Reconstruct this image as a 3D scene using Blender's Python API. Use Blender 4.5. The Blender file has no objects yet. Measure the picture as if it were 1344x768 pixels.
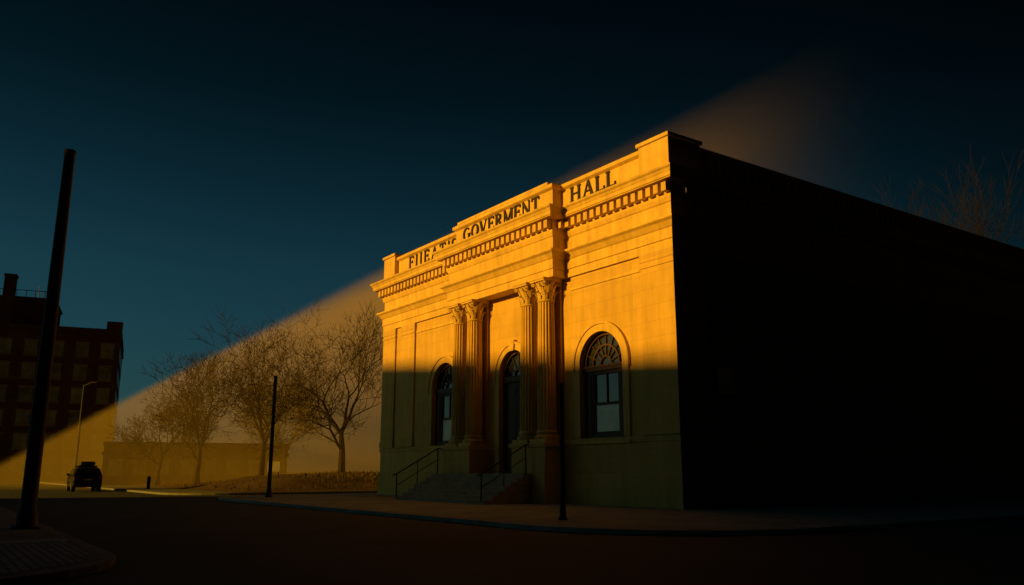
import bpy, bmesh, math, random
from mathutils import Vector, Matrix, noise
random.seed(4)
sc=bpy.context.scene
sc.view_settings.view_transform='Standard'
try: sc.view_settings.look='None'
except: pass
sc.view_settings.exposure=0
TH=math.radians(35)
C=Vector((5.98,30,0)); ROT=-math.radians(55)
DL=Vector((-math.sin(TH),math.cos(TH),0)); NN=Vector((-math.cos(TH),-math.sin(TH),0))
def W(u,p,z=0): return C+DL*u+NN*p+Vector((0,0,z))

# ---------- materials
def mat(name,col,rough=.8,metal=0,noise_amt=.25,nscale=1.5,bump=.2,bscale=25,col2=None,spec=.3):
    m=bpy.data.materials.new(name); m.use_nodes=True; nt=m.node_tree; b=nt.nodes['Principled BSDF']
    b.inputs['Roughness'].default_value=rough; b.inputs['Metallic'].default_value=metal
    b.inputs['Specular IOR Level'].default_value=spec
    tc=nt.nodes.new('ShaderNodeTexCoord')
    n=nt.nodes.new('ShaderNodeTexNoise'); n.inputs['Scale'].default_value=nscale; n.inputs['Detail'].default_value=8; n.inputs['Roughness'].default_value=.65
    nt.links.new(tc.outputs['Object'],n.inputs['Vector'])
    mx=nt.nodes.new('ShaderNodeMix'); mx.data_type='RGBA'
    a=[c*(1-noise_amt) for c in col]; bb=[min(1,c*(1+noise_amt)) for c in col] if col2 is None else col2
    mx.inputs[6].default_value=(*a,1); mx.inputs[7].default_value=(*bb,1)
    mr=nt.nodes.new('ShaderNodeMapRange'); mr.inputs[1].default_value=.3; mr.inputs[2].default_value=.7
    nt.links.new(n.outputs['Fac'],mr.inputs[0]); nt.links.new(mr.outputs[0],mx.inputs[0])
    nt.links.new(mx.outputs[2],b.inputs['Base Color'])
    if bump>0:
        n2=nt.nodes.new('ShaderNodeTexNoise'); n2.inputs['Scale'].default_value=bscale; n2.inputs['Detail'].default_value=6
        nt.links.new(tc.outputs['Object'],n2.inputs['Vector'])
        bp=nt.nodes.new('ShaderNodeBump'); bp.inputs['Strength'].default_value=bump; bp.inputs['Distance'].default_value=.03
        nt.links.new(n2.outputs['Fac'],bp.inputs['Height']); nt.links.new(bp.outputs[0],b.inputs['Normal'])
    m['mix']=mx.name
    return m
def brickify(m,bw,bh,mort,flat=False,dark=.55,strength=.5,vary=.12):
    nt=m.node_tree; b=nt.nodes['Principled BSDF']; mx=nt.nodes[m['mix']]
    tc=nt.nodes.new('ShaderNodeTexCoord'); sp=nt.nodes.new('ShaderNodeSeparateXYZ'); nt.links.new(tc.outputs['Object'],sp.inputs[0])
    cb=nt.nodes.new('ShaderNodeCombineXYZ')
    if flat:
        nt.links.new(sp.outputs[0],cb.inputs[0]); nt.links.new(sp.outputs[1],cb.inputs[1])
    else:
        ad=nt.nodes.new('ShaderNodeMath'); nt.links.new(sp.outputs[0],ad.inputs[0]); nt.links.new(sp.outputs[1],ad.inputs[1])
        nt.links.new(ad.outputs[0],cb.inputs[0]); nt.links.new(sp.outputs[2],cb.inputs[1])
    br=nt.nodes.new('ShaderNodeTexBrick'); br.inputs['Scale'].default_value=1
    br.inputs['Brick Width'].default_value=bw; br.inputs['Row Height'].default_value=bh; br.inputs['Mortar Size'].default_value=mort; br.inputs['Mortar Smooth'].default_value=.3
    br.inputs['Color1'].default_value=(1-vary,1-vary,1-vary,1); br.inputs['Color2'].default_value=(1+vary*.3,1+vary*.2,1,1); br.inputs['Mortar'].default_value=(dark,dark,dark,1)
    nt.links.new(cb.outputs[0],br.inputs['Vector'])
    ml=nt.nodes.new('ShaderNodeMix'); ml.data_type='RGBA'; ml.blend_type='MULTIPLY'; ml.inputs[0].default_value=1
    nt.links.new(mx.outputs[2],ml.inputs[6]); nt.links.new(br.outputs['Color'],ml.inputs[7]); nt.links.new(ml.outputs[2],b.inputs['Base Color'])
    bp=nt.nodes.new('ShaderNodeBump'); bp.invert=True; bp.inputs['Strength'].default_value=strength; bp.inputs['Distance'].default_value=.02
    nt.links.new(br.outputs['Fac'],bp.inputs['Height'])
    old=b.inputs['Normal'].links
    if old: nt.links.new(old[0].from_socket,bp.inputs['Normal'])
    nt.links.new(bp.outputs[0],b.inputs['Normal'])
    return m
def streaks(m,amt=.3):
    # rain streaks and grime: noise stretched vertically, multiplies base colour
    nt=m.node_tree; b=nt.nodes['Principled BSDF']; src=b.inputs['Base Color'].links[0].from_socket
    tc=nt.nodes.new('ShaderNodeTexCoord'); mp=nt.nodes.new('ShaderNodeMapping'); mp.inputs['Scale'].default_value=(2.2,2.2,.16)
    nt.links.new(tc.outputs['Object'],mp.inputs['Vector'])
    n=nt.nodes.new('ShaderNodeTexNoise'); n.inputs['Scale'].default_value=1.3; n.inputs['Detail'].default_value=7; n.inputs['Roughness'].default_value=.7
    nt.links.new(mp.outputs[0],n.inputs['Vector'])
    q=nt.nodes.new('ShaderNodeMapRange'); q.inputs[1].default_value=.35; q.inputs[2].default_value=.6; q.inputs[3].default_value=1-amt; q.inputs[4].default_value=1
    nt.links.new(n.outputs['Fac'],q.inputs[0])
    ml=nt.nodes.new('ShaderNodeMix'); ml.data_type='RGBA'; ml.blend_type='MULTIPLY'; ml.inputs[0].default_value=1
    nt.links.new(src,ml.inputs[6]); nt.links.new(q.outputs[0],ml.inputs[7]); nt.links.new(ml.outputs[2],b.inputs['Base Color'])
    return m
STONE=streaks(brickify(mat('limestone_ashlar',(.64,.44,.14),.85,noise_amt=.12,nscale=.7,bump=.2,bscale=14),1.5,.62,.010,dark=.82,strength=.45,vary=.06),.16)
TRIM=streaks(mat('limestone_trim',(.70,.49,.15),.8,noise_amt=.16,nscale=1.1,bump=.25,bscale=18),.24)
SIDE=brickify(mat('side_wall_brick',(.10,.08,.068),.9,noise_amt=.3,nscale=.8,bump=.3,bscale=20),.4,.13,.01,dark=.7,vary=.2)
SHADE=streaks(mat('shade_stone',(.17,.14,.11),.9,noise_amt=.3,nscale=.9,bump=.3,bscale=16),.3)  # darker stone tone standing in for shade on the side elevation
WOOD=mat('dark_wood',(.06,.028,.018),.5,noise_amt=.35,nscale=5,bump=.15,bscale=40)
GLASS=mat('window_glass',(.03,.04,.05),.08,noise_amt=.3,nscale=.8,bump=.02,bscale=3,spec=.7)
BLIND=mat('window_blind_glass',(.36,.40,.44),.15,noise_amt=.3,nscale=1.2,bump=.02,bscale=3,spec=.6)
BRONZE=mat('letter_bronze',(.02,.014,.008),.55,metal=.0,noise_amt=.3,bump=.1)
IRON=mat('painted_iron',(.012,.012,.013),.6,noise_amt=.3,nscale=4,bump=.15)
ASPH=mat('asphalt',(.028,.042,.055),.85,noise_amt=.4,nscale=.35,bump=.5,bscale=60)
SOIL=mat('ground_soil',(.028,.03,.03),.95,noise_amt=.4,nscale=.2,bump=.4,bscale=8)
PAVE=brickify(mat('pavement_concrete',(.24,.29,.31),.85,noise_amt=.3,nscale=.6,bump=.4,bscale=30),1.5,1.5,.02,flat=True,dark=.5,vary=.12)
PAVE2=brickify(mat('dark_paving',(.13,.15,.16),.85,noise_amt=.3,nscale=.6,bump=.4,bscale=30),1.5,1.5,.02,flat=True,dark=.5,vary=.12)  # darker copy of the paving, shade put into its colour to dim the sunlit strip
KERB=brickify(mat('kerb_granite',(.28,.33,.35),.8,noise_amt=.3,nscale=2,bump=.4,bscale=30),1.2,50,.015,flat=True,dark=.5)
KERB2=brickify(mat('kerb_dimmed',(.16,.18,.19),.8,noise_amt=.3,nscale=2,bump=.4,bscale=30),1.2,50,.015,flat=True,dark=.5)  # kerb copy with shade in its colour, keeps the sunlit edge dim
COBB=brickify(mat('cobble_setts',(.19,.26,.31),.75,noise_amt=.4,nscale=3,bump=.5,bscale=25),.22,.13,.022,flat=True,dark=.3,vary=.3,strength=1)
GRASS=mat('dry_grass',(.07,.045,.02),.95,noise_amt=.5,nscale=1.2,bump=1,bscale=9)
BARK=mat('bark',(.026,.017,.009),.95,noise_amt=.4,nscale=3,bump=.5)
BARK2=mat('shaded_bark',(.008,.007,.006),.95,noise_amt=.4,nscale=3,bump=.5)  # bark copy with the shade behind the hall put into its colour
RBRICK=brickify(mat('red_brick',(.085,.052,.045),.9,noise_amt=.3,nscale=.3,bump=.2,bscale=10),.5,.16,.015,dark=.8,vary=.2)
CONC=mat('concrete',(.2,.18,.16),.9,noise_amt=.25,nscale=.5)
STEP=mat('worn_step_stone',(.30,.27,.21),.85,noise_amt=.3,nscale=1.5,bump=.3)
ROOF=mat('roof_felt',(.04,.04,.04),.9)
WIN=mat('far_window_glass',(.18,.25,.32),.25,noise_amt=.8,nscale=.3,bump=0,spec=.6)
PAINT=mat('car_paint',(.015,.016,.02),.25,noise_amt=.1,bump=0,spec=.6)
RUB=mat('tyre_rubber',(.012,.012,.012),.9)
REDL=mat('tail_lamp',(.15,.008,.006),.3,bump=0)
CHR=mat('alloy',(.25,.25,.26),.35,metal=.8,bump=0)
CANV=mat('canvas_load',(.05,.045,.04),.9)
SIGN=mat('sign_face',(.3,.3,.28),.6)

# ---------- mesh builder
def link(o,parent=None,frame=False):
    sc.collection.objects.link(o)
    if parent: o.parent=parent
    elif frame: o.location=C; o.rotation_euler=(0,0,ROT)
    return o
def empty(name,loc=(0,0,0),rz=0):
    e=bpy.data.objects.new(name,None); e.empty_display_size=.5; e.location=loc; e.rotation_euler=(0,0,rz); sc.collection.objects.link(e); return e
class MB:
    def __init__(s): s.v=[]; s.f=[]
    def box(s,x0,x1,y0,y1,z0,z1):
        n=len(s.v)
        s.v+=[(x0,y0,z0),(x1,y0,z0),(x1,y1,z0),(x0,y1,z0),(x0,y0,z1),(x1,y0,z1),(x1,y1,z1),(x0,y1,z1)]
        s.f+=[tuple(n+i for i in q) for q in ((0,3,2,1),(4,5,6,7),(0,1,5,4),(1,2,6,5),(2,3,7,6),(3,0,4,7))]; return s
    def tube(s,p0,p1,r0,r1=None,n=8,cap=True):
        r1=r0 if r1 is None else r1
        p0=Vector(p0);p1=Vector(p1);d=(p1-p0).normalized(); a=d.orthogonal().normalized(); b=d.cross(a); k=len(s.v)
        for p,r in((p0,r0),(p1,r1)):
            for i in range(n):
                t=2*math.pi*i/n; s.v.append(tuple(p+a*r*math.cos(t)+b*r*math.sin(t)))
        for i in range(n): s.f.append((k+i,k+(i+1)%n,k+n+(i+1)%n,k+n+i))
        if cap: s.f.append(tuple(k+i for i in range(n))[::-1]); s.f.append(tuple(k+n+i for i in range(n)))
        return s
    def lathe(s,cx,cy,prof,n=24,fl=None):
        k=len(s.v)
        for (r,z) in prof:
            for i in range(n):
                t=2*math.pi*i/n; rr=r*(fl(i) if fl else 1); s.v.append((cx+rr*math.cos(t),cy+rr*math.sin(t),z))
        for j in range(len(prof)-1):
            for i in range(n): s.f.append((k+j*n+i,k+j*n+(i+1)%n,k+(j+1)*n+(i+1)%n,k+(j+1)*n+i))
        s.f.append(tuple(k+i for i in range(n))[::-1]); s.f.append(tuple(k+(len(prof)-1)*n+i for i in range(n))); return s
    def prism(s,pts,z0,z1):   # plan polygon
        k=len(s.v);n=len(pts)
        s.v+=[(p[0],p[1],z0) for p in pts]+[(p[0],p[1],z1) for p in pts]
        s.f.append(tuple(k+i for i in range(n))[::-1]); s.f.append(tuple(k+n+i for i in range(n)))
        for i in range(n): s.f.append((k+i,k+(i+1)%n,k+n+(i+1)%n,k+n+i))
        return s
    def vprism(s,pts,y0,y1):  # (x,z) polygon extruded in y
        k=len(s.v);n=len(pts)
        s.v+=[(p[0],y0,p[1]) for p in pts]+[(p[0],y1,p[1]) for p in pts]
        s.f.append(tuple(k+i for i in range(n))); s.f.append(tuple(k+n+i for i in range(n))[::-1])
        for i in range(n): s.f.append((k+i,k+n+i,k+n+(i+1)%n,k+(i+1)%n))
        return s
    def ring(s,o,i_,y0,y1):   # band between 2 open outlines (x,z)
        k=len(s.v);n=len(o)
        for y in(y0,y1):
            s.v+=[(p[0],y,p[1]) for p in o]+[(p[0],y,p[1]) for p in i_]
        for a in range(n-1):
            O,I,O2,I2=k+a,k+n+a,k+2*n+a,k+3*n+a
            s.f+=[(O,O+1,I+1,I),(O2,I2,I2+1,O2+1),(O,O2,O2+1,O+1),(I,I+1,I2+1,I2)]
        for a in(0,n-1): s.f.append((k+a,k+n+a,k+3*n+a,k+2*n+a))
        return s
    def sweep(s,path,prof):
        k=len(s.v);m=len(prof)
        for i,P in enumerate(path):
            ns=[]
            if i>0: d=Vector(P)-Vector(path[i-1]); d.normalize(); ns.append(Vector((d.y,-d.x)))
            if i<len(path)-1: d=Vector(path[i+1])-Vector(P); d.normalize(); ns.append(Vector((d.y,-d.x)))
            N=ns[0] if len(ns)==1 else ns[0]+ns[1]
            for o,z in prof: s.v.append((P[0]+N.x*o,P[1]+N.y*o,z))
        for i in range(len(path)-1):
            for j in range(m-1): s.f.append((k+i*m+j,k+(i+1)*m+j,k+(i+1)*m+j+1,k+i*m+j+1))
        s.f.append(tuple(k+j for j in range(m))); s.f.append(tuple(k+(len(path)-1)*m+j for j in range(m))[::-1])
        return s
    def make(s,name,m,parent=None,frame=False,smooth=False,bevel=0,recalc=True):
        me=bpy.data.meshes.new(name); me.from_pydata(s.v,[],s.f); me.materials.append(m)
        if recalc:
            b=bmesh.new(); b.from_mesh(me); bmesh.ops.recalc_face_normals(b,faces=b.faces); b.to_mesh(me); b.free()
        o=bpy.data.objects.new(name,me); link(o,parent,frame)
        if smooth:
            for p in me.polygons: p.use_smooth=True
        if bevel:
            md=o.modifiers.new('b','BEVEL'); md.width=bevel; md.segments=2; md.limit_method='ANGLE'
        return o
def arch(cx,h,z0,zs,n=20):
    pts=[(cx-h,z0),(cx-h,zs)]
    for i in range(1,n): t=math.pi-math.pi*i/n; pts.append((cx+h*math.cos(t),zs+h*math.sin(t)))
    return pts+[(cx+h,zs),(cx+h,z0)]
def holed(name,outer,holes,y0,y1,m,parent):
    cu=bpy.data.curves.new(name,'CURVE'); cu.dimensions='2D'; cu.fill_mode='BOTH'; cu.extrude=(y1-y0)/2
    for pts in [outer]+holes:
        sp=cu.splines.new('POLY'); sp.points.add(len(pts)-1)
        for q,p in zip(sp.points,pts): q.co=(p[0],p[1],0,1)
        sp.use_cyclic_u=True
    t=bpy.data.objects.new('t',cu); sc.collection.objects.link(t)
    dg=bpy.context.evaluated_depsgraph_get(); me=bpy.data.meshes.new_from_object(t.evaluated_get(dg)); bpy.data.objects.remove(t)
    for v in me.vertices: v.co=Vector((v.co.x,(y0+y1)/2+v.co.z,v.co.y))
    b=bmesh.new(); b.from_mesh(me); bmesh.ops.remove_doubles(b,verts=b.verts,dist=1e-4); bmesh.ops.recalc_face_normals(b,faces=b.faces); b.to_mesh(me); b.free()
    me.materials.clear(); me.materials.append(m)
    for p in me.polygons: p.use_smooth=False
    o=bpy.data.objects.new(name,me); link(o,parent); return o

# ================= GOVERNMENT HALL (local x=-u, y=-p)
H=empty('government_hall',C,ROT)
WID=23.6; LEN=34
wins=[(-4.14,1.3),(-16.45,1.3)]; DX=-10.25
holes=[arch(cx,h,2.5,5.55) for cx,h in wins]+[arch(DX,1.12,1.2,5.68)]
holed('front_wall',[(-WID,0),(0,0),(0,9.5),(-WID,9.5)],holes,0,.5,STONE,H)
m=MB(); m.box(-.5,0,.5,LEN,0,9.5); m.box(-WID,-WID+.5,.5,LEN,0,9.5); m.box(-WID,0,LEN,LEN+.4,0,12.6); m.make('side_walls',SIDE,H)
MB().box(-WID+.1,-.1,.1,LEN,12.38,12.5).make('roof',ROOF,H)
MB().box(-WID+.5,-.5,3.5,3.6,0,9.4).make('interior_partition',ROOF,H)
# entablature
pc=.68
pathA=[(-WID,LEN+.4),(-WID,0),(-14.85,0),(-14.85,-pc),(-6.35,-pc),(-6.35,0),(0,0),(0,LEN+.4)]
prof=[(-.02,9.45),(.12,9.45),(.12,9.78),(.17,9.80),(.17,10.2),(.22,10.24),(.34,10.42),(.46,10.5),(.46,10.58),(.09,10.6),(.09,11.2),(.14,11.24),(.2,11.4),(.2,11.93),(.60,11.95),(.60,11.99),(.64,12.0),(.64,12.16),(.66,12.18),(.70,12.27),(.77,12.33),(.79,12.40),(.0,12.47)]
MB().sweep(pathA,prof).make('entablature',TRIM,H)
MB().box(-14.84,-6.36,-pc-.1,.02,9.456,12.42).make('entablature_core',TRIM,H)
# dentils
m=MB()
def dent(a,b,axis,fix,sgn):
    n=int(abs(b-a)/.4)
    for i in range(n):
        c=a+(b-a)*(i+.5)/n
        if axis=='x': m.box(c-.12,c+.12,fix-.46,fix-.19,11.56,11.9)
        else: m.box(min(fix+sgn*.19,fix+sgn*.46),max(fix+sgn*.19,fix+sgn*.46),c-.12,c+.12,11.56,11.9)
dent(-WID-.3,-15.1,'x',0,-1); dent(-15.1,-6.1,'x',-pc,-1); dent(-5.9,.3,'x',0,-1); dent(.3,LEN,'y',0,1); dent(-.75,-.25,'y',-6.35,1)
m.make('dentils',TRIM,H)
# parapet
pathB=[(-WID+.1,LEN+.3),(-WID+.1,.1),(-14.8,.1),(-14.8,-.4),(-6.7,-.4),(-6.7,.1),(-.1,.1),(-.1,LEN+.3)]
MB().sweep(pathB,[(.12,12.40),(.12,12.6),(.05,12.63),(.05,13.52),(.1,13.54),(.2,13.60),(.2,13.74),(.16,13.78),(-.45,13.8),(-.45,12.4)]).make('parapet',TRIM,H)
m=MB()
m.box(-23.72,-22.3,-.2,1.2,12.44,13.86); m.box(-23.8,-22.22,-.28,1.28,13.862,14.02)
m.box(-1.5,.12,-.14,1.6,12.44,13.82); m.box(-1.58,.2,-.22,1.7,13.822,13.98)
m.box(-14.6,-6.9,-.55,.1,13.79,13.93)
m.make('parapet_blocks',TRIM,H,bevel=.02)
m=MB()
for i in range(70):
    y=2.3+i*.44
    m.lathe(.06,y,[(.09,12.72),(.11,12.85),(.05,13.0),(.07,13.2),(.09,13.42)],n=6)
m.make('side_balusters',SHADE,H)
# plinths
pp=[(-.02,0),(.15,0),(.15,1.18),(.12,1.24),(.07,1.26),(.07,2.36),(.13,2.38),(.13,2.52),(.08,2.58),(-.02,2.6)]
MB().sweep([(-8.6,0),(0,0),(0,LEN)],[(o,z) for o,z in pp]).make('plinth_east',STONE,H)
MB().sweep([(-WID,LEN),(-WID,0),(-12.4,0)],pp).make('plinth_west',STONE,H)
# pilasters
m=MB()
def pil(x0,x1,y0,y1):
    m.box(x0,x1,y0,y1,2.601,9.0); 
    m.box(x0-.04,x1+.04,y0-.04,y1,2.602,2.95)
    m.box(x0-.04,x1+.04,y0-.04,y1,8.9,9.02); m.box(x0-.03,x1+.03,y0-.03,y1,9.14,9.449) ; m.box(x0,x1,y0-.002,y1,9.0,9.15)
pil(-1.65,.1,-.1,1.6); pil(-WID-.1,-22.15,-.1,1.5); pil(-21.4,-19.8,-.1,.1)
for cx in(-7.05,-8.32,-12.8,-14.1): pil(cx-.42,cx+.42,-.11,.1)
m.make('pilasters',STONE,H,bevel=.012)
m=MB()
for i in range(6): 
    y=7+i*5; m.box(-.1,.06,y,y+1.2,2.6,9.44)
m.make('side_piers',SIDE,H)
m=MB(); m.box(-6.0,-1.7,-.05,.02,8.86,8.97); m.box(-19.75,-14.9,-.05,.02,8.86,8.97); m.make('string_course',TRIM,H)
# columns
def column(i,cx,cy=-.56):
    zb=2.45; zt=9.45; m=MB()
    m.box(cx-.54,cx+.54,cy-.52,cy+.5,zb,zb+.16)
    m.lathe(cx,cy,[(.50,zb+.16),(.53,zb+.2),(.53,zb+.26),(.49,zb+.3),(.44,zb+.33),(.43,zb+.38),(.47,zb+.42),(.47,zb+.47),(.42,zb+.5),(.40,zb+.54)],n=32)
    NF=18; n=NF*6
    def fl(k):
        return [1,1,.92,.87,.87,.92][k%6]
    prof=[]
    for j in range(9):
        t=j/8; prof.append((.41-.055*t**1.6,zb+.54+t*(zt-.95-zb-.54)))
    m.lathe(cx,cy,prof,n=n,fl=fl)
    zc=zt-.95
    m.lathe(cx,cy,[(.37,zc-.05),(.39,zc-.02),(.37,zc+.02),(.34,zc+.05),(.34,zc+.4),(.38,zc+.65),(.46,zc+.8)],n=24)
    for row,(zz,hh,r0,cnt,off) in enumerate([(zc+.03,.36,.35,8,0),(zc+.2,.45,.36,8,.5),(zc+.45,.36,.38,8,0)]):
        for a in range(cnt):
            t=2*math.pi*(a+off)/cnt; d=Vector((math.cos(t),math.sin(t),0)); tn=Vector((-d.y,d.x,0)); c=Vector((cx,cy,0))
            secs=[(0,.0,.10),(.5,.03,.12),(.85,.09,.10),(1,.17,.06),(.9,.21,.03)]
            k=len(m.v)
            for (hz,o,w) in secs:
                for sgn,e in((-1,0),(0,.03),(1,0)):
                    m.v.append(tuple(c+d*(r0+o+e)+tn*w*sgn+Vector((0,0,zz+hz*hh))))
            for q in range(len(secs)-1):
                for e in(0,1): m.f.append((k+q*3+e,k+q*3+e+1,k+q*3+3+e+1,k+q*3+3+e))
    for sx in(-1,1):
        for sy in(-1,1):
            m.tube((cx+sx*.44,cy+sy*.36,zt-.22),(cx+sx*.36,cy+sy*.44,zt-.22),.085,n=10)
    m.box(cx-.5,cx+.5,cy-.5,cy+.5,zt-.13,zt-.05); m.box(cx-.53,cx+.53,cy-.53,cy+.5,zt-.052,zt+.002)
    m.make('column_%d'%i,TRIM,H,recalc=True)
for i,cx in enumerate((-7.05,-8.32,-12.8,-14.1)): column(i+1,cx)
# pedestals
m=MB()
for a,b in((-8.95,-6.4),(-14.75,-12.2)):
    m.box(a,b,-1.2,.05,0,1.2); m.box(a+.08,b-.08,-1.12,.05,1.2,2.3); m.box(a-.02,b+.02,-1.22,.05,2.28,2.449)
m.make('column_pedestals',STONE,H,bevel=.02)
# stairs
m=MB(); N=7; tr=.31; rise=1.2/N
for i in range(N):
    m.box(-14.95+.0,-7.3,-1.62-(N-1-i)*tr-.0,-1.2,i*rise,(i+1)*rise-.001*(i%2))
m.box(-12.19,-8.96,-1.2,.3,0,1.198)
m.make('entrance_steps',STEP,H,bevel=.015)
# handrails
m=MB()
for x in(-7.5,-14.8):
    y0=-3.55;y1=-1.35
    m.tube((x,y0,1.18),(x,y1,2.38),.03); m.tube((x,y0,.65),(x,y1,1.85),.018)
    m.tube((x,y0,.1),(x,y0,1.2),.03); m.tube((x,y1,1.2),(x,y1,2.4),.03); m.tube((x,(y0+y1)/2,.6),(x,(y0+y1)/2,1.78),.022)
    m.tube((x,y1,2.38),(x,y1+.35,2.38),.03); m.tube((x,y0,1.18),(x,y0-.2,1.12),.03)
m.make('handrails',IRON,H,smooth=True)
# windows
for wi,(cx,h) in enumerate(wins):
    m=MB(); m.ring(arch(cx,h+.34,2.62,5.55),arch(cx,h-.001,2.62,5.55),-.09,.03); m.ring(arch(cx,h+.40,5.3,5.55),arch(cx,h+.3,5.3,5.55),-.14,.02)
    m.box(cx-h-.42,cx+h+.42,-.2,.45,2.36,2.5)
    m.make('window_surround_%d'%(wi+1),TRIM,H)
    m=MB(); m.ring(arch(cx,h+.01,2.5,5.55),arch(cx,h-.13,2.5,5.55),.18,.36)
    m.box(cx-h,cx+h,.14,.36,5.28,5.5); m.box(cx-h,cx+h,.1,.36,5.42,5.52)
    for a in range(1,8):
        t=math.pi*a/8; m.tube((cx+.32*math.cos(t),.26,5.52+.32*math.sin(t)),(cx+(h-.1)*math.cos(t),.26,5.52+(h-.1)*math.sin(t)),.035,n=4)
    for rr in(.34,.80):
        m.ring([(cx+(rr+.04)*math.cos(math.pi*k/16),5.52+(rr+.04)*math.sin(math.pi*k/16)) for k in range(17)],[(cx+(rr-.03)*math.cos(math.pi*k/16),5.52+(rr-.03)*math.sin(math.pi*k/16)) for k in range(17)],.22,.31)
    for sx in(-1,1):
        xa=cx+sx*(h-.13); xb=cx+sx*(h-.52); m.box(min(xa,xb),max(xa,xb),.2,.36,2.5,5.29)
        xa=cx+sx*(h-.2); xb=cx+sx*(h-.42); m.box(min(xa,xb),max(xa,xb),.16,.3,2.75,5.1)
    m.box(cx-h,cx+h,.16,.36,2.5,2.72)
    hi=h-.5
    m.box(cx-hi,cx+hi,.24,.34,3.9,4.02)
    for sx in(-1,1):
        xa=cx+sx*hi; xb=cx+sx*(hi-.09); m.box(min(xa,xb),max(xa,xb),.23,.34,2.7,5.3)
    m.box(cx-hi,cx+hi,.235,.34,2.7,2.85); m.box(cx-hi,cx+hi,.235,.34,5.14,5.3); m.box(cx-.022,cx+.022,.25,.33,4.0,5.2)
    m.make('window_frame_%d'%(wi+1),WOOD,H)
    MB().vprism(arch(cx,h-.02,4.0,5.55),.30,.31).make('window_glass_upper_%d'%(wi+1),GLASS,H)
    MB().box(cx-hi,cx+hi,.28,.29,2.7,4.0).make('window_glass_lower_%d'%(wi+1),BLIND,H)
# door
m=MB(); m.ring(arch(DX,1.12+.3,1.2,5.68),arch(DX,1.119,1.2,5.68),-.1,.03); m.ring(arch(DX,1.5,5.4,5.68),arch(DX,1.38,5.4,5.68),-.15,.02)
m.vprism([(DX-.16,6.75),(DX+.16,6.75),(DX+.22,7.25),(DX-.22,7.25)],-.18,.03); m.make('door_surround',TRIM,H)
m=MB(); m.ring(arch(DX,1.13,1.2,5.68),arch(DX,.98,1.2,5.68),.15,.36); m.box(DX-1.1,DX+1.1,.12,.36,5.35,5.62)
for a in range(1,6):
    t=math.pi*a/6; m.tube((DX+.28*math.cos(t),.26,5.64+.28*math.sin(t)),(DX+1.02*math.cos(t),.26,5.64+1.02*math.sin(t)),.03,n=4)
m.ring([(DX+.33*math.cos(math.pi*k/12),5.64+.33*math.sin(math.pi*k/12)) for k in range(13)],[(DX+.26*math.cos(math.pi*k/12),5.64+.26*math.sin(math.pi*k/12)) for k in range(13)],.22,.31)
for sx in(-1,1):
    x0,x1=sorted((DX+sx*.01,DX+sx*.99)); m.box(x0,x1,.26,.33,1.2,5.36)
    for z0,z1 in((1.45,2.3),(2.5,3.9),(4.1,5.15)):
        m.box(x0+.14,x1-.14,.235,.27,z0,z1); m.box(x0+.24,x1-.24,.215,.24,z0+.1,z1-.1)
m.make('entrance_door',WOOD,H,bevel=.01)
MB().tube((DX-.1,.2,2.3),(DX-.1,.2,2.7),.02).tube((DX+.1,.2,2.3),(DX+.1,.2,2.7),.02).make('door_handles',CHR,H)
MB().vprism(arch(DX,1.1,5.6,5.68),.30,.31).make('door_fanlight_glass',GLASS,H)
m=MB(); m.box(.1,.16,2.0,2.9,4.1,5.1); m.make('side_notice_board',SIGN,H)
m=MB(); m.box(-.02,.16,9,9.25,0,3.3); m.box(-.02,.16,14.5,14.75,0,3.3); m.box(-.02,.17,9,14.75,3.3,3.6); m.make('side_gate_frame',SIDE,H)
# shade painted onto the side elevation: darker second material on its faces
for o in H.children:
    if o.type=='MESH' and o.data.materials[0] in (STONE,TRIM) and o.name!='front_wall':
        o.data.materials.append(SHADE)
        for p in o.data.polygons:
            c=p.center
            if (c.x>-.35 and c.y>.03) or (c.x>-.2 and p.normal.x>.8 and c.y>-.3): p.material_index=1
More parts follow.
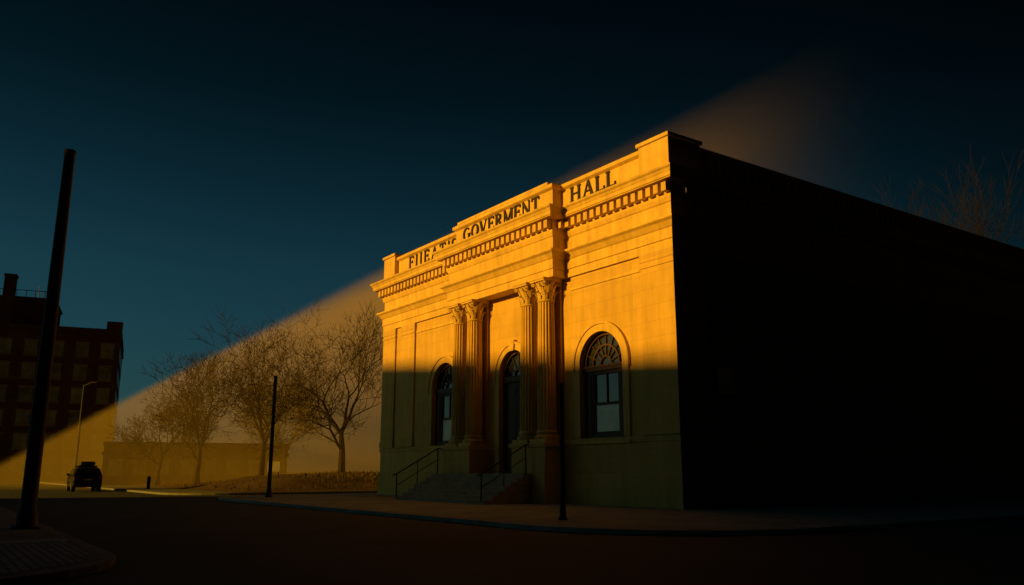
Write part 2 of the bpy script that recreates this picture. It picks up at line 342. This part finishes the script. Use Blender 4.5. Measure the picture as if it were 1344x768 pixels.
# ---- lettering
def letters(txt,x0,x1,z0,hh,y,name,wt=.20,gap=.16):
    m=MB(); cnt=[0]
    Wd={'I':.35,"'":.25,' ':.5,'M':1.05,'G':.9,'O':.92,'N':.9,'V':.88,'A':.9,'H':.9,'R':.85,'E':.72,'L':.7,'T':.8,'S':.62,'F':.68}
    tot=sum(Wd[c]+gap for c in txt)-gap; sxx=(x1-x0)/tot; X=x0
    def bar(a,b,w):
        (ax,az),(bx,bz)=a,b; d=Vector((bx-ax,bz-az)); L=d.length; 
        if L==0: return
        n=Vector((-d.y,d.x))/L*w/2; cnt[0]+=1; e=.0007*(cnt[0]%23)
        m.vprism([(ax+n.x,az+n.y),(ax-n.x,az-n.y),(bx-n.x,bz-n.y),(bx+n.x,bz+n.y)],y-.05-e,y+.01)
    for c in txt:
        w=Wd[c]*sxx; B=wt*hh; T=.09*hh
        def P(a,b): return (X+a*w,z0+b*hh)
        def stem(a,thick=B,lo=0,hi=1,s=True):
            bar(P(a,lo),P(a,hi),thick)
            if s:
                for zz,ok in((lo,lo==0),(hi,hi==1)):
                    if ok:
                        o=.035 if zz==0 else -.035
                        bar((P(a,zz)[0]-thick*.85,P(a,zz)[1]+o*hh),(P(a,zz)[0]+thick*.85,P(a,zz)[1]+o*hh),T)
        def arc(cx,cz,rx,rz,t0,t1,n=14):
            pr=None
            for k in range(n+1):
                t=math.radians(t0+(t1-t0)*k/n); pt=P(cx+rx*math.cos(t),cz+rz*math.sin(t))
                if pr:
                    tm=math.radians(t0+(t1-t0)*(k-.5)/n); bar(pr,pt,T+(B-T)*abs(math.cos(tm)))
                pr=pt
        if c=='I': stem(.5)
        elif c=='H': stem(.17);stem(.83);bar(P(.17,.52),P(.83,.52),T)
        elif c in'EFL':
            stem(.2)
            if c in'EF':
                bar(P(.2,.965),P(.95,.965),T);bar(P(.95,.78),P(.95,1),T);bar(P(.2,.52),P(.75,.52),T);bar(P(.75,.4),P(.75,.64),T)
            if c in'EL': bar(P(.2,.035),P(.97,.035),T);bar(P(.97,0),P(.97,.24),T)
        elif c=='T': stem(.5);bar(P(.03,.965),P(.97,.965),T);bar(P(.05,.78),P(.05,1),T);bar(P(.95,.78),P(.95,1),T)
        elif c=='A':
            bar(P(.12,.03),P(.5,1),T);bar(P(.5,1),P(.86,.03),B);bar(P(.27,.35),P(.72,.35),T);bar(P(0,.035),P(.26,.035),T);bar(P(.7,.035),P(1,.035),T)
        elif c=='V':
            bar(P(.14,.97),P(.5,0),B);bar(P(.5,0),P(.86,.97),T);bar(P(0,.965),P(.3,.965),T);bar(P(.74,.965),P(1,.965),T)
        elif c=='N':
            stem(.14,T);stem(.86,T);bar(P(.12,1),P(.86,0),B)
        elif c=='M':
            stem(.1,T);stem(.88);bar(P(.1,1),P(.48,.08),B);bar(P(.48,.08),P(.86,1),T)
        elif c=='O': arc(.5,.5,.42,.46,0,360,24)
        elif c=='G': arc(.5,.5,.42,.46,45,330,18);bar(P(.86,.06),P(.86,.45),B);bar(P(.66,.45),P(1,.45),T)
        elif c=='R': stem(.2);arc(.3,.74,.45,.23,-90,90,10);bar(P(.2,.965),P(.32,.965),T);bar(P(.2,.51),P(.32,.51),T);bar(P(.45,.5),P(.88,.04),B);bar(P(.8,.035),P(1,.035),T)
        elif c=='S': arc(.5,.74,.36,.22,40,270,12);arc(.5,.27,.38,.24,90,-140,12)
        elif c=="'": bar(P(.5,.7),P(.6,1),B)
        X+=w+gap*sxx
    return m.make(name,BRONZE,H)
letters("HALL",-6.0,-3.05,12.80,.68,.05,'letters_hall')
letters("GOVERMENT",-14.1,-7.6,12.82,.66,-.45,'letters_goverment')
letters("FIIEAT'S",-20.9,-15.6,12.80,.68,.05,'letters_first_word',wt=.16,gap=.30)

# ================= GROUND
g=MB(); g.v=[(-1500,-1500,-.134),(1500,-1500,-.134),(1500,1500,-.134),(-1500,1500,-.134)]; g.f=[(0,1,2,3)]; g.make('ground',SOIL)
g=MB(); g.v=[(-220,-35,-.13),(100,-35,-.13),(100,60,-.13),(-220,60,-.13)]; g.f=[(0,1,2,3)]; g.make('road',ASPH,frame=True)
def rounded(x0,x1,y0,y1,rads):   # rads for corners: (x0,y0),(x1,y0),(x1,y1),(x0,y1)
    pts=[]
    for (cx,cy,sx,sy,a0),r in zip([(x0,y0,1,1,180),(x1,y0,-1,1,270),(x1,y1,-1,-1,0),(x0,y1,1,-1,90)],rads):
        if r==0: pts.append((cx,cy)); continue
        for k in range(9):
            t=math.radians(a0+90*k/8); pts.append((cx+sx*r+r*math.cos(t),cy+sy*r+r*math.sin(t)))
    return pts
def pavement(name,x0,x1,y0,y1,r,pm=PAVE,km=KERB):
    MB().prism(rounded(x0,x1,y0,y1,r),-.13,0).make(name+'_kerb',km,frame=True,bevel=.02)
    i=.22; MB().prism(rounded(x0+i,x1-i,y0+i,y1-i,[max(0,q-i) for q in r]),-.1,.004).make(name,pm,frame=True)
pavement('pavement',-26,8.6,-9.5,58,[4,5,0,0])
pavement('park_pavement',-200,-31.5,-9.5,58,[0,4,0,0],PAVE2,KERB2)
pavement('opposite_pavement',-200,9,-34,-19.3,[0,0,3.2,0],PAVE2,KERB2)
MB().prism([(2.9,-33),(8.7,-33),(8.7,-22.6),(8.2,-21.0),(7.2,-20.0),(5.8,-19.6),(2.9,-19.6)],-.05,.012).make('cobbled_pavement',COBB,frame=True)
MB().prism([(2.3,-33),(2.9,-33),(2.9,-19.55),(2.3,-19.55)],-.05,.016).make('pavement_edging',KERB,frame=True)
# park lawn with mound
m=MB(); nx,ny=110,60
for j in range(ny+1):
    for i in range(nx+1):
        x=-130+i*(98/nx); y=-5.5+j*(52/ny)
        e=min(1,min(-32-x,x+130,y+5.5,46.5-y)/4)
        z=.02+max(0,e)*(.35+.9*math.exp(-((x+41)**2/90+(y-6)**2/60))+.45*noise.noise(Vector((x*.12,y*.12,3)))+.12*noise.noise(Vector((x*.7,y*.7,1))))
        m.v.append((x,y,max(.01,z)))
for j in range(ny):
    for i in range(nx): a=j*(nx+1)+i; m.f.append((a,a+1,a+nx+2,a+nx+1))
m.make('park_lawn',GRASS,frame=True,smooth=True)
m=MB()
for k in range(5200):
    x=random.uniform(-70,-32.5); y=random.uniform(-5,20)
    zb=.3+.9*math.exp(-((x+41)**2/90+(y-6)**2/60)); hgt=random.uniform(.08,.26); a=random.uniform(0,6.28); dx=.05*math.cos(a);dy=.05*math.sin(a)
    e=max(0,min(1,min(-32-x,y+5.5)/4)); zb=e*zb-.08
    k0=len(m.v); m.v+=[(x-dx,y-dy,zb),(x+dx,y+dy,zb),(x+random.uniform(-.1,.1),y+random.uniform(-.1,.1),zb+hgt+.08)]; m.f.append((k0,k0+1,k0+2))
m.make('dry_grass_tufts',GRASS,frame=True,recalc=False)
MB().lathe(-6,-13.5,[(.35,-.129),(.35,-.12)],n=24).make('manhole_cover',IRON,frame=True)

# ================= POLES
def pole(name,x,y,h,r0,r1,z=0):
    e=empty(name,(x,y,z)); m=MB(); m.lathe(0,0,[(r0*1.9,0),(r0*1.9,.05),(r0*1.35,.09),(r0*1.3,.35),(r0*1.02,.42),(r0,h*.3),(r1,h-.12),(r1*1.12,h-.1),(r1*1.12,h-.02),(r1*.6,h)],n=20)
    m.make('shaft',IRON,e,smooth=True)
    m=MB()
    for a in range(4): t=a*math.pi/2+.4; m.tube((r0*1.65*math.cos(t),r0*1.65*math.sin(t),.04),(r0*1.65*math.cos(t),r0*1.65*math.sin(t),.1),.02,n=6)
    m.box(-.06,.06,-r0-.01,-r0+.03,.6,.85); m.make('base_bolts',IRON,e); return e
pole('utility_pole',-11.25,20.0,9.3,.17,.125)
pole('utility_pole',-12.4,43.7,6.2,.1,.085)
pole('utility_pole',1.38,23.4,3.72,.066,.06)
e=empty('street_lamp',(-40.5,79,0)); m=MB(); m.tube((0,0,0),(0,0,9.3),.14,.07,n=12); m.tube((0,0,9.2),(.9,-.3,9.5),.05); m.tube((0,0,0),(0,0,.8),.2,.16,n=12); m.make('post',IRON,e,smooth=False)
m=MB(); m.box(.7,1.4,-.45,-.15,9.42,9.55); m.make('lamp_head',IRON,e,bevel=.03)
e=empty('park_sign',(-17.2,61.5,.15)); m=MB(); m.tube((-.35,0,0),(-.35,0,1.9),.04); m.tube((.35,0,0),(.35,0,1.9),.04); m.make('posts',IRON,e); MB().box(-.45,.45,-.06,-.01,1.1,1.85).make('panel',SIGN,e,bevel=.01)
e=empty('bollard',(-27.2,64,0)); m=MB(); m.lathe(0,0,[(.12,0),(.12,.7),(.14,.75),(.1,.9),(.03,.95)],n=12); m.make('post',IRON,e)

# ================= CAR
def car(loc,rz):
    e=empty('parked_car',loc,rz)
    prof=[(-2.15,.42),(-2.2,.75),(-2.12,1.05),(-1.95,1.12),(-1.72,1.62),(-1.45,1.72),(.25,1.72),(.65,1.58),(1.05,1.12),(1.95,.98),(2.15,.8),(2.18,.45),(1.8,.3),(-1.8,.3)]
    m=MB()
    k=len(m.v); cols=[-1,-.6,.6,1]
    for c in cols:
        for (y,z) in prof:
            w=.93 if z<1.1 else .93-.22*(z-1.1)/.6
            m.v.append((c*w,y,z-(.03 if abs(c)==1 and z>1.6 else 0)))
    n=len(prof)
    for c in range(3):
        for i in range(n): m.f.append((k+c*n+i,k+c*n+(i+1)%n,k+(c+1)*n+(i+1)%n,k+(c+1)*n+i))
    m.f.append(tuple(range(k,k+n))); m.f.append(tuple(range(k+3*n,k+4*n))[::-1])
    m.make('body',PAINT,e,bevel=.05)
    m=MB()
    m.v=[(-.72,-1.93,1.16),(.72,-1.93,1.16),(.62,-1.755,1.57),(-.62,-1.755,1.57),(-.72,1.06,1.14),(.72,1.06,1.14),(.62,.70,1.55),(-.62,.70,1.55)]
    m.f=[(0,1,2,3),(4,5,6,7)]
    for sx in(-1,1):
        k=len(m.v); m.v+=[(sx*.935,-1.6,1.14),(sx*.935,.8,1.14),(sx*.81,.4,1.6),(sx*.81,-1.4,1.6)]; m.f.append((k,k+1,k+2,k+3))
    m.make('windows',GLASS,e,recalc=False)
    for i,(x,y) in enumerate(((-.82,-1.35),(.82,-1.35),(-.82,1.35),(.82,1.35))):
        s=1 if x>0 else -1
        m=MB(); m.tube((x-s*.12,y,.36-.0),(x+s*.14,y,.36),.36,n=24); m.make('wheel_%d'%(i+1),RUB,e,bevel=.03)
        MB().tube((x+s*.13,y,.36),(x+s*.15,y,.36),.22,n=12).make('hub_%d'%(i+1),CHR,e)
    m=MB(); m.box(-.9,-.72,-2.2,-2.1,.8,1.05); m.box(.72,.9,-2.2,-2.1,.8,1.05); m.make('tail_lamps',REDL,e,bevel=.02)
    m=MB(); m.box(-.9,.9,-2.3,-2.1,.42,.62); m.box(-.9,.9,2.1,2.28,.4,.62); m.box(-1.1,-.93,.75,.9,1.1,1.27); m.box(.93,1.1,.75,.9,1.1,1.27); m.make('bumpers_mirrors',PAINT,e,bevel=.03)
    MB().box(-.26,.26,-2.225,-2.19,.78,.9).make('number_plate',SIGN,e)
    m=MB()
    for x in(-.6,.6): m.tube((x,-1.4,1.8),(x,.3,1.8),.025)
    for y in(-1.1,0): m.box(-.65,.65,y-.03,y+.03,1.72,1.83)
    m.make('roof_rack',IRON,e)
    m=MB(); m.box(-.5,.5,-1.25,.1,1.83,2.12); m.make('roof_load',CANV,e,bevel=.12)
car((-31.3,62.5,-.13),math.radians(33))

# ================= BACKGROUND BUILDINGS
def block(name,loc,rz,w,d,h,storeys,cols,wallm,ww=1.3,wh=1.7):
    e=empty(name,loc,rz); 
    m=MB(); m.box(0,w,0,d,0,h); m.box(-.15,w+.15,-.15,d+.15,h-1.0,h-.7); m.box(-.1,w+.1,-.1,d+.1,h-.1,h+.25); m.make('walls',wallm,e)
    g=MB(); s=MB(); cw=w/cols; sh=(h-1.8)/storeys
    for j in range(storeys):
        for i in range(cols):
            cx=(i+.5)*cw; z=1.2+j*sh
            g.box(cx-ww/2,cx+ww/2,-.012,.1,z,z+wh); s.box(cx-ww/2-.12,cx+ww/2+.12,-.12,.05,z-.18,z-.003); s.box(cx-ww/2-.1,cx+ww/2+.1,-.05,.05,z+wh+.003,z+wh+.25)
            s.box(cx-ww/2,cx+ww/2,-.05,-.013,z+wh/2-.04,z+wh/2+.04); s.box(cx-.03,cx+.03,-.045,-.014,z,z+wh)
    ny=max(2,int(d/cw))
    for j in range(storeys):
        for i in range(ny):
            cy=(i+.5)*d/ny; z=1.2+j*sh
            g.box(w-.1,w+.012,cy-ww/2,cy+ww/2,z,z+wh); g.box(-.012,.1,cy-ww/2,cy+ww/2,z,z+wh)
    g.make('windows',WIN,e); s.make('sills_and_bars',CONC,e)
    return e
a=math.radians(24)
bx,by=-52.2,110
LW=44
e=block('brick_building',(bx-LW*math.cos(a),by-LW*math.sin(a),-.1),a,LW,22,19.6,6,15,RBRICK,ww=1.5,wh=1.7)
m=MB(); m.box(20,LW-8.7,5,16,19.6,24.0); m.box(19.8,LW-8.5,4.8,16.2,24.0,24.3); m.box(LW-14.6,LW-13.3,3.0,4.6,19.8,26.6); m.box(LW-14.7,LW-13.2,2.9,4.7,26.6,26.9)
m.box(LW-1.8,LW+.1,-.1,1.5,19.85,20.9); m.box(LW-9.5,LW-8.2,6,7.5,19.6,23)
m.make('penthouse_and_chimney',RBRICK,e)
m=MB(); 
for x in range(0,7): m.tube((28.5+x*1.1,5.5,24.3),(28.5+x*1.1,5.5,25.3),.05,n=5)
m.tube((28.5,5.5,25.3),(35.1,5.5,25.3),.05,n=5); m.tube((33,8,24),(33,8,26.5),.06,n=5); m.make('roof_railing',IRON,e)
e=block('low_building',(-38.5,80,-.1),math.radians(24),17,8,3.9,1,8,RBRICK,ww=1.1,wh=1.1)
# office block across the street (casts the long shadow); off to the left of the view
P0=W(37.2,50.4); P1=W(-30,79.4)
d=(P0-P1); ang=math.atan2(d.y,d.x)
block('office_block',(P1.x,P1.y,-.1),ang,d.length,18,18.4,5,20,CONC,ww=2,wh=1.9)

# ================= TREES
def tree(loc,h,seed,name='bare_tree',spread=1.0,depthmax=7,bark=None):
    rnd=random.Random(seed); m=MB()
    def seg(p0,p1,r0,r1,n): m.tube(p0,p1,r0,r1,n=n,cap=False)
    def grow(p,d,L,r,dep):
        ns=3 if dep<5 else 2; q=p; rr=r; dd=d.copy(); n=8 if dep<2 else (5 if dep<4 else 3)
        for s in range(ns):
            dd=(dd+Vector((rnd.uniform(-1,1),rnd.uniform(-1,1),rnd.uniform(-.5,.8)))*(.10 if dep==0 else .24)).normalized()
            q2=q+dd*L/ns; r2=r*(1-.4*(s+1)/ns); seg(q,q2,rr,r2,n); 
            if dep>=1 and dep<depthmax and s<ns-1 or (dep==0 and s==ns-2):
                if rnd.random()<.7: branch(q2,dd,L*.62,r2*.55,dep+1,1.0)
            q=q2; rr=r2
        if dep<depthmax:
            k=rnd.choice((2,2,3)) if dep>0 else 4
            for i in range(k): branch(q,dd,L*(rnd.uniform(.64,.88) if dep>0 else rnd.uniform(.75,1.0)),rr*(.78 if k==2 else .68),dep+1,.6 if dep>0 else .62,i/k)
    def branch(p,d,L,r,dep,ang,ph=None):
        a=d.orthogonal().normalized(); b=d.cross(a); t=2*math.pi*(rnd.random() if ph is None else ph+rnd.uniform(-.1,.1))
        an=ang*rnd.uniform(.6,1.15)*spread
        nd=d*math.cos(an)+(a*math.cos(t)+b*math.sin(t))*math.sin(an); nd.z+=.10; nd.normalize()
        grow(p,nd,L,max(r,.017),dep)
    grow(Vector((0,0,-.1)),Vector((0,0,1)),h*.25,h*.022,0)
    m.tube((0,0,-.15),(0,0,.7),h*.034,h*.022,n=8,cap=False)
    mz=max(v[2] for v in m.v); k=h/mz
    m.v=[(v[0]*k,v[1]*k,v[2]*k) for v in m.v]
    o=m.make(name,bark or BARK,recalc=False); o.location=loc; return o
tree((-13.4,67.0,.5),16.6,11,depthmax=6)
tree((-20.4,69.0,.2),14.2,23,depthmax=6)
tree((-26.6,72.0,.2),11.6,37,depthmax=6)
tree((-31.6,76,.2),9.8,5,depthmax=6)
tree((-24.5,92,.2),12.0,8,depthmax=6)
tree((32.0,60.5,-.1),26.0,14,depthmax=6,spread=.62,bark=BARK2)

# ================= HAZE (wedge behind the hall, sloping top shaped to imitate a light beam's edge)
y0,y1=64.5,108
KY=.585; KX=2.8
def top(x,y): return 1.3+.54*(x+KX+KY*y)
hz=MB(); xr=36
vs=[]
for y in(y0,y1):
    xl=-(KX+KY*y)-2.2
    vs+=[(xl,y,-.12),(xr,y,-.12),(xr,y,top(xr,y)),(xl,y,top(xl,y)+.02)]
hz.v=vs; hz.f=[(0,1,2,3),(4,7,6,5),(0,4,5,1),(1,5,6,2),(2,6,7,3),(3,7,4,0)]
mh=bpy.data.materials.new('haze_volume'); mh.use_nodes=True; nt=mh.node_tree; nt.nodes.remove(nt.nodes['Principled BSDF'])
HC=(1,.82,.25,1)
vsn=nt.nodes.new('ShaderNodeVolumeScatter'); vsn.inputs['Color'].default_value=HC; vsn.inputs['Anisotropy'].default_value=0
vab=nt.nodes.new('ShaderNodeVolumeAbsorption'); vab.inputs['Color'].default_value=(1,.78,.1,1)
add=nt.nodes.new('ShaderNodeAddShader'); nt.links.new(vsn.outputs[0],add.inputs[0]); nt.links.new(vab.outputs[0],add.inputs[1])
tc=nt.nodes.new('ShaderNodeTexCoord'); sp=nt.nodes.new('ShaderNodeSeparateXYZ'); nt.links.new(tc.outputs['Object'],sp.inputs[0])
def mr(inp,a,b,c,d,smooth=True):
    n=nt.nodes.new('ShaderNodeMapRange'); n.inputs[1].default_value=a;n.inputs[2].default_value=b;n.inputs[3].default_value=c;n.inputs[4].default_value=d
    if smooth: n.interpolation_type='SMOOTHSTEP'
    nt.links.new(inp,n.inputs[0]); return n.outputs[0]
def mth(op,a,b):
    n=nt.nodes.new('ShaderNodeMath'); n.operation=op
    for i,x in enumerate((a,b)):
        if isinstance(x,(int,float)): n.inputs[i].default_value=x
        else: nt.links.new(x,n.inputs[i])
    return n.outputs[0]
X,Y,Z=sp.outputs
dx=mth('MULTIPLY',mr(X,-48,-12,.008,.025),mr(X,-16,34,1,0.0))
tp=mth('ADD',mth('MULTIPLY',mth('ADD',mth('ADD',X,KX),mth('MULTIPLY',Y,KY)),.54),1.3)
below=mth('SUBTRACT',tp,Z)
soft=mr(X,-30,10,.5,7,False)
ed=mth('MINIMUM',mth('DIVIDE',below,soft),1.0)
dens=mth('MULTIPLY',dx,mth('MAXIMUM',ed,0))
nt.links.new(dens,vsn.inputs['Density']); nt.links.new(dens,vab.inputs['Density'])
nt.links.new(add.outputs[0],nt.nodes['Material Output'].inputs['Volume'])
hz.make('haze',mh)

# ================= LIGHT
EL=math.radians(12)
sh=Vector((-.934,-.358,0)).normalized(); sv=sh*math.cos(EL)+Vector((0,0,math.sin(EL)))
ld=bpy.data.lights.new('sun','SUN'); ld.energy=5; ld.angle=math.radians(1.1); ld.color=(1,.48,.025)
lo=bpy.data.objects.new('sun',ld); lo.rotation_euler=sv.to_track_quat('Z','Y').to_euler(); lo.location=(-60,-20,40); sc.collection.objects.link(lo)
w=bpy.data.worlds.new('World'); sc.world=w; w.use_nodes=True; nt=w.node_tree; bg=nt.nodes['Background']
sky=nt.nodes.new('ShaderNodeTexSky'); sky.sky_type='NISHITA'; sky.sun_disc=False; sky.sun_elevation=EL; sky.sun_rotation=math.atan2(sh.x,sh.y)%(2*math.pi)
tc=nt.nodes.new('ShaderNodeTexCoord'); sp=nt.nodes.new('ShaderNodeSeparateXYZ'); nt.links.new(tc.outputs['Generated'],sp.inputs[0])
def ramp(inp,els):
    r=nt.nodes.new('ShaderNodeValToRGB'); cr=r.color_ramp
    cr.elements[0].position=els[0][0]; cr.elements[0].color=(*els[0][1],1); cr.elements[1].position=els[-1][0]; cr.elements[1].color=(*els[-1][1],1)
    for p,c in els[1:-1]: e=cr.elements.new(p); e.color=(*c,1)
    nt.links.new(inp,r.inputs[0]); return r.outputs[0]
def dotn(v):
    d=nt.nodes.new('ShaderNodeVectorMath'); d.operation='DOT_PRODUCT'; nt.links.new(tc.outputs['Generated'],d.inputs[0]); d.inputs[1].default_value=v
    q=nt.nodes.new('ShaderNodeMapRange'); q.inputs[1].default_value=-1; nt.links.new(d.outputs['Value'],q.inputs[0]); return q.outputs[0]
def mul(a,b):
    n=nt.nodes.new('ShaderNodeMix'); n.data_type='RGBA'; n.blend_type='MULTIPLY'; n.inputs[0].default_value=1; nt.links.new(a,n.inputs[6]); nt.links.new(b,n.inputs[7]); return n.outputs[2]
rz=ramp(sp.outputs[2],[(0,(.18,.50,.68)),(.22,(.13,.46,.54)),(.42,(.03,.15,.165)),(.56,(.012,.055,.06)),(.66,(.012,.055,.06)),(.9,(.13,.34,.46))])
rA=ramp(dotn((-.8,.6,0)),[(0,(.004,.004,.004)),(.45,(.02,.02,.02)),(.56,(.08,.08,.08)),(.8,(.27,.27,.27)),(1,(.36,.36,.36))])
rS=ramp(dotn(sh),[(.6,(.30,.30,.30)),(.86,(1,.60,.52)),(1,(1,.68,.55))])
out=mul(mul(mul(sky.outputs[0],rz),rA),rS)
sc3=nt.nodes.new('ShaderNodeVectorMath'); sc3.operation='SCALE'; sc3.inputs[3].default_value=4.1; nt.links.new(out,sc3.inputs[0])
nt.links.new(sc3.outputs[0],bg.inputs[0]); bg.inputs[1].default_value=.08

# ================= CAMERA
cd=bpy.data.cameras.new('camera'); cd.sensor_width=36; cd.lens=29.3; cd.clip_end=4000
co=bpy.data.objects.new('camera',cd); co.location=(0,0,1.3); co.rotation_euler=(math.radians(90+12.1),0,0); sc.collection.objects.link(co); sc.camera=co
